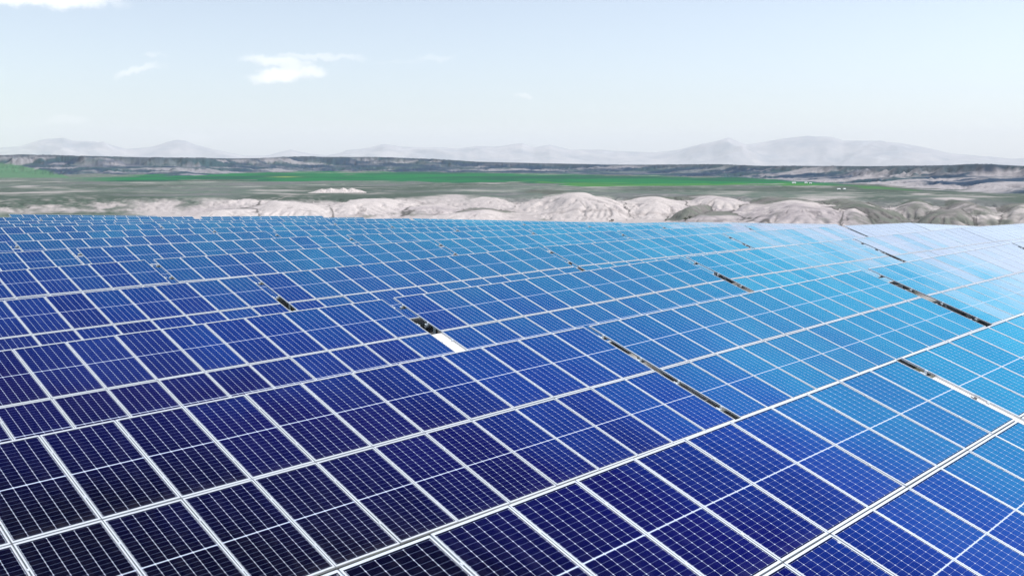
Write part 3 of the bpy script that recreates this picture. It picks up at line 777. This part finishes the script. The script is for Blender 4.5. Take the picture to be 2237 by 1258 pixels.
m_, nt_ = new_mat('white_render'); NT(nt_).out(NT(nt_).principled((.80, .79, .76, 1), .8)); M_WALL = m_
m_, nt_ = new_mat('pale_sheet_roof'); NT(nt_).out(NT(nt_).principled((.70, .72, .74, 1), .5)); M_ROOF = m_
m_, nt_ = new_mat('dark_door'); NT(nt_).out(NT(nt_).principled((.08, .08, .09, 1), .7)); M_DOOR = m_
def barn(px, d, L, Wd, H, rot, label):
    root = obj('farm_building', None); root.location = ground_at(px, d) - Vector((0, 0, .3)); root.rotation_euler = (0, 0, rot)
    root['label'] = label; root['category'] = 'building'; root['group'] = 'white farm buildings by the green crop'
    b = MB(); b.box(-L / 2, L / 2, -Wd / 2, Wd / 2, 0, H)
    for s in (-1, 1):
        b.face([(s * L / 2, -Wd / 2, H), (s * L / 2, Wd / 2, H), (s * L / 2, 0, H + Wd * .28)])
    obj('wall', b.mesh('wall', [M_WALL]), root)
    b = MB()
    for s in (-1, 1):
        e = s * (Wd / 2 + .4); lo = H - .4 * .56; hi = H + Wd * .28 + .05
        b.face([(-L / 2 - .4, e, lo + .05), (L / 2 + .4, e, lo + .05), (L / 2 + .4, 0, hi), (-L / 2 - .4, 0, hi)])
        b.face([(-L / 2 - .4, e, lo - .07), (L / 2 + .4, e, lo - .07), (L / 2 + .4, 0, hi - .12), (-L / 2 - .4, 0, hi - .12)])
        b.face([(-L / 2 - .4, e, lo + .05), (L / 2 + .4, e, lo + .05), (L / 2 + .4, e, lo - .07), (-L / 2 - .4, e, lo - .07)])
    obj('roof', b.mesh('roof', [M_ROOF]), root)
    b = MB(); b.box(-.8, .8, -Wd / 2 - .06, -Wd / 2 + .02, 0, H - .2); obj('door', b.mesh('door', [M_DOOR]), root)
barn(1731, 2380, 8, 4.5, 2.0, HEAD - R(95), 'leftmost tiny white farm building at the upper edge of the green crop strip')
barn(1757, 2390, 6, 4, 2.0, HEAD - R(80), 'tiny white building just right of the leftmost farm building on the green strip')
barn(1767, 2330, 5, 3.6, 1.8, HEAD - R(100), 'smallest white farm building, right end of the upper cluster on the crop')
barn(1829, 2010, 5.5, 3.6, 1.8, HEAD - R(88), 'white farm building below the crop strip, left of the lower pair')
barn(1841, 2015, 4.5, 3.4, 1.7, HEAD - R(70), 'white farm building below the crop strip, right of the lower pair')

def earth_mound():
    c = ground_at(738, 1830)
    a = HEAD - math.atan((738 - 1118.5) / F_PX)
    rt = Vector((math.sin(a), -math.cos(a), 0)); fw = Vector((math.cos(a), math.sin(a), 0))
    U, Vv = np.meshgrid(np.linspace(-1, 1, 120), np.linspace(-1, 1, 40))
    pk = np.interp(U, [-1, -.78, -.5, -.36, -.2, -.08, .05, .2, .34, .5, .62, .8, 1], [0, .25, .75, .6, .95, .72, .66, 1.0, .62, .9, .7, .42, 0])
    prof = np.clip(1 - np.abs(Vv) ** 1.6, 0, 1)
    h = 9.5 * pk * prof * (.85 + .3 * fbm(U * 9, Vv * 4, 7, 4)) - .4 - 2.5 * (np.maximum(np.abs(U), np.abs(Vv)) > .98)
    pts = [tuple(c + rt * float(u * 56) + fw * float(v * 22) + Vector((0, 0, float(z)))) for u, v, z in zip(U.ravel(), Vv.ravel(), h.ravel())]
    F = [(i * 120 + j, i * 120 + j + 1, (i + 1) * 120 + j + 1, (i + 1) * 120 + j) for i in range(39) for j in range(119)]
    me = bpy.data.meshes.new('earth_mound'); me.from_pydata(pts, [], F)
    m, nt = new_mat('white_earth'); N = NT(nt); geo = N.n('ShaderNodeNewGeometry')
    n = N.noise(geo.outputs['Position'], .25, 5, .6)
    N.out(N.principled(N.ramp(n, [(.3, (.34, .30, .29)), (.6, (.52, .48, .46))]), .95, 0, .1)); me.materials.append(m)
    o = obj('earth_mound', me); o['label'] = 'white jagged heap of earth alone on the grey green plain'; o['category'] = 'mound'
earth_mound()

m_, nt_ = new_mat('shrub_leaf'); N_ = NT(nt_)
oi_ = N_.n('ShaderNodeNewGeometry'); N_.out(N_.principled(N_.ramp(N_.noise(oi_.outputs['Position'], .9, 3), [(.35, (.035, .05, .03)), (.65, (.08, .10, .05))]), .8)); M_LEAF = m_
m_, nt_ = new_mat('shrub_bark'); NT(nt_).out(NT(nt_).principled((.10, .08, .06, 1), .9)); M_BARK = m_
def shrub(px, d, size, seed, label):
    rr = random.Random(seed)
    root = obj('shrub', None); root.location = ground_at(px, d)
    root['label'] = label; root['category'] = 'shrub'; root['group'] = 'dark shrubs on the white slopes'
    b = MB()
    for q in range(5):
        t = Vector((rr.uniform(-.4, .4), rr.uniform(-.4, .4), rr.uniform(.45, .7))) * size
        b.bar((0, 0, -.3), t, .07 * size / 3, .07 * size / 3)
    obj('stem', b.mesh('stem', [M_BARK]), root)
    b = MB(); cl = [Vector((rr.gauss(0, .36), rr.gauss(0, .36), rr.uniform(.3, .8))) for _ in range(7)]
    for q in range(260):
        c = (rr.choice(cl) + Vector((rr.gauss(0, .15), rr.gauss(0, .15), rr.gauss(0, .11)))) * size
        c.z = max(c.z, .1)
        n = Vector((rr.gauss(0, 1), rr.gauss(0, 1), rr.gauss(.4, 1))).normalized(); t = n.orthogonal().normalized(); s = n.cross(t); w = size * .085
        b.face([c + t * w, c + s * w * .6, c - t * w, c - s * w * .6])
    obj('crown', b.mesh('crown', [M_LEAF]), root)
for i, (px, d, s, lab) in enumerate([
        (1337, 1275, 4.2, 'dark round shrub below the pale mound, left of the bare white patch'),
        (1454, 1290, 3.2, 'small dark shrub on white soil just left of the green gully'),
        (1496, 1262, 5.0, 'left of two bushes filling the foot of the green gully'),
        (1508, 1275, 4.4, 'right of two bushes filling the foot of the green gully')]):
    shrub(px, d, s, 40 + i, lab)

# ------------------------------------------------------------------ air
def build_haze():
    b = MB(); b.box(-82000, 82000, -82000, 82000, -760, 2100)
    m, nt = new_mat('haze'); N = NT(nt)
    v = N.n('ShaderNodeVolumePrincipled'); v.inputs['Color'].default_value = (.96, .985, 1.0, 1)
    v.inputs['Density'].default_value = HAZE; v.inputs['Anisotropy'].default_value = 0.0
    o = N.n('ShaderNodeOutputMaterial'); nt.links.new(v.outputs[0], o.inputs['Volume'])
    obj('haze', b.mesh('haze', [m]), kind='stuff', label='thin pale haze fading the far mountains', category='haze')
HAZE = 1.95e-5
build_haze()

# ------------------------------------------------------------------ render settings
sc.view_settings.view_transform = 'Standard'; sc.view_settings.look = 'None'
sc.view_settings.exposure = EXPOSURE; sc.view_settings.gamma = 1.0
cy = sc.cycles if hasattr(sc, 'cycles') else None
if cy:
    cy.use_denoising = True
    try: cy.denoiser = 'OPENIMAGEDENOISE'
    except Exception: pass
    cy.max_bounces = 6; cy.diffuse_bounces = 2; cy.glossy_bounces = 3; cy.volume_bounces = 3; cy.sample_clamp_indirect = 6
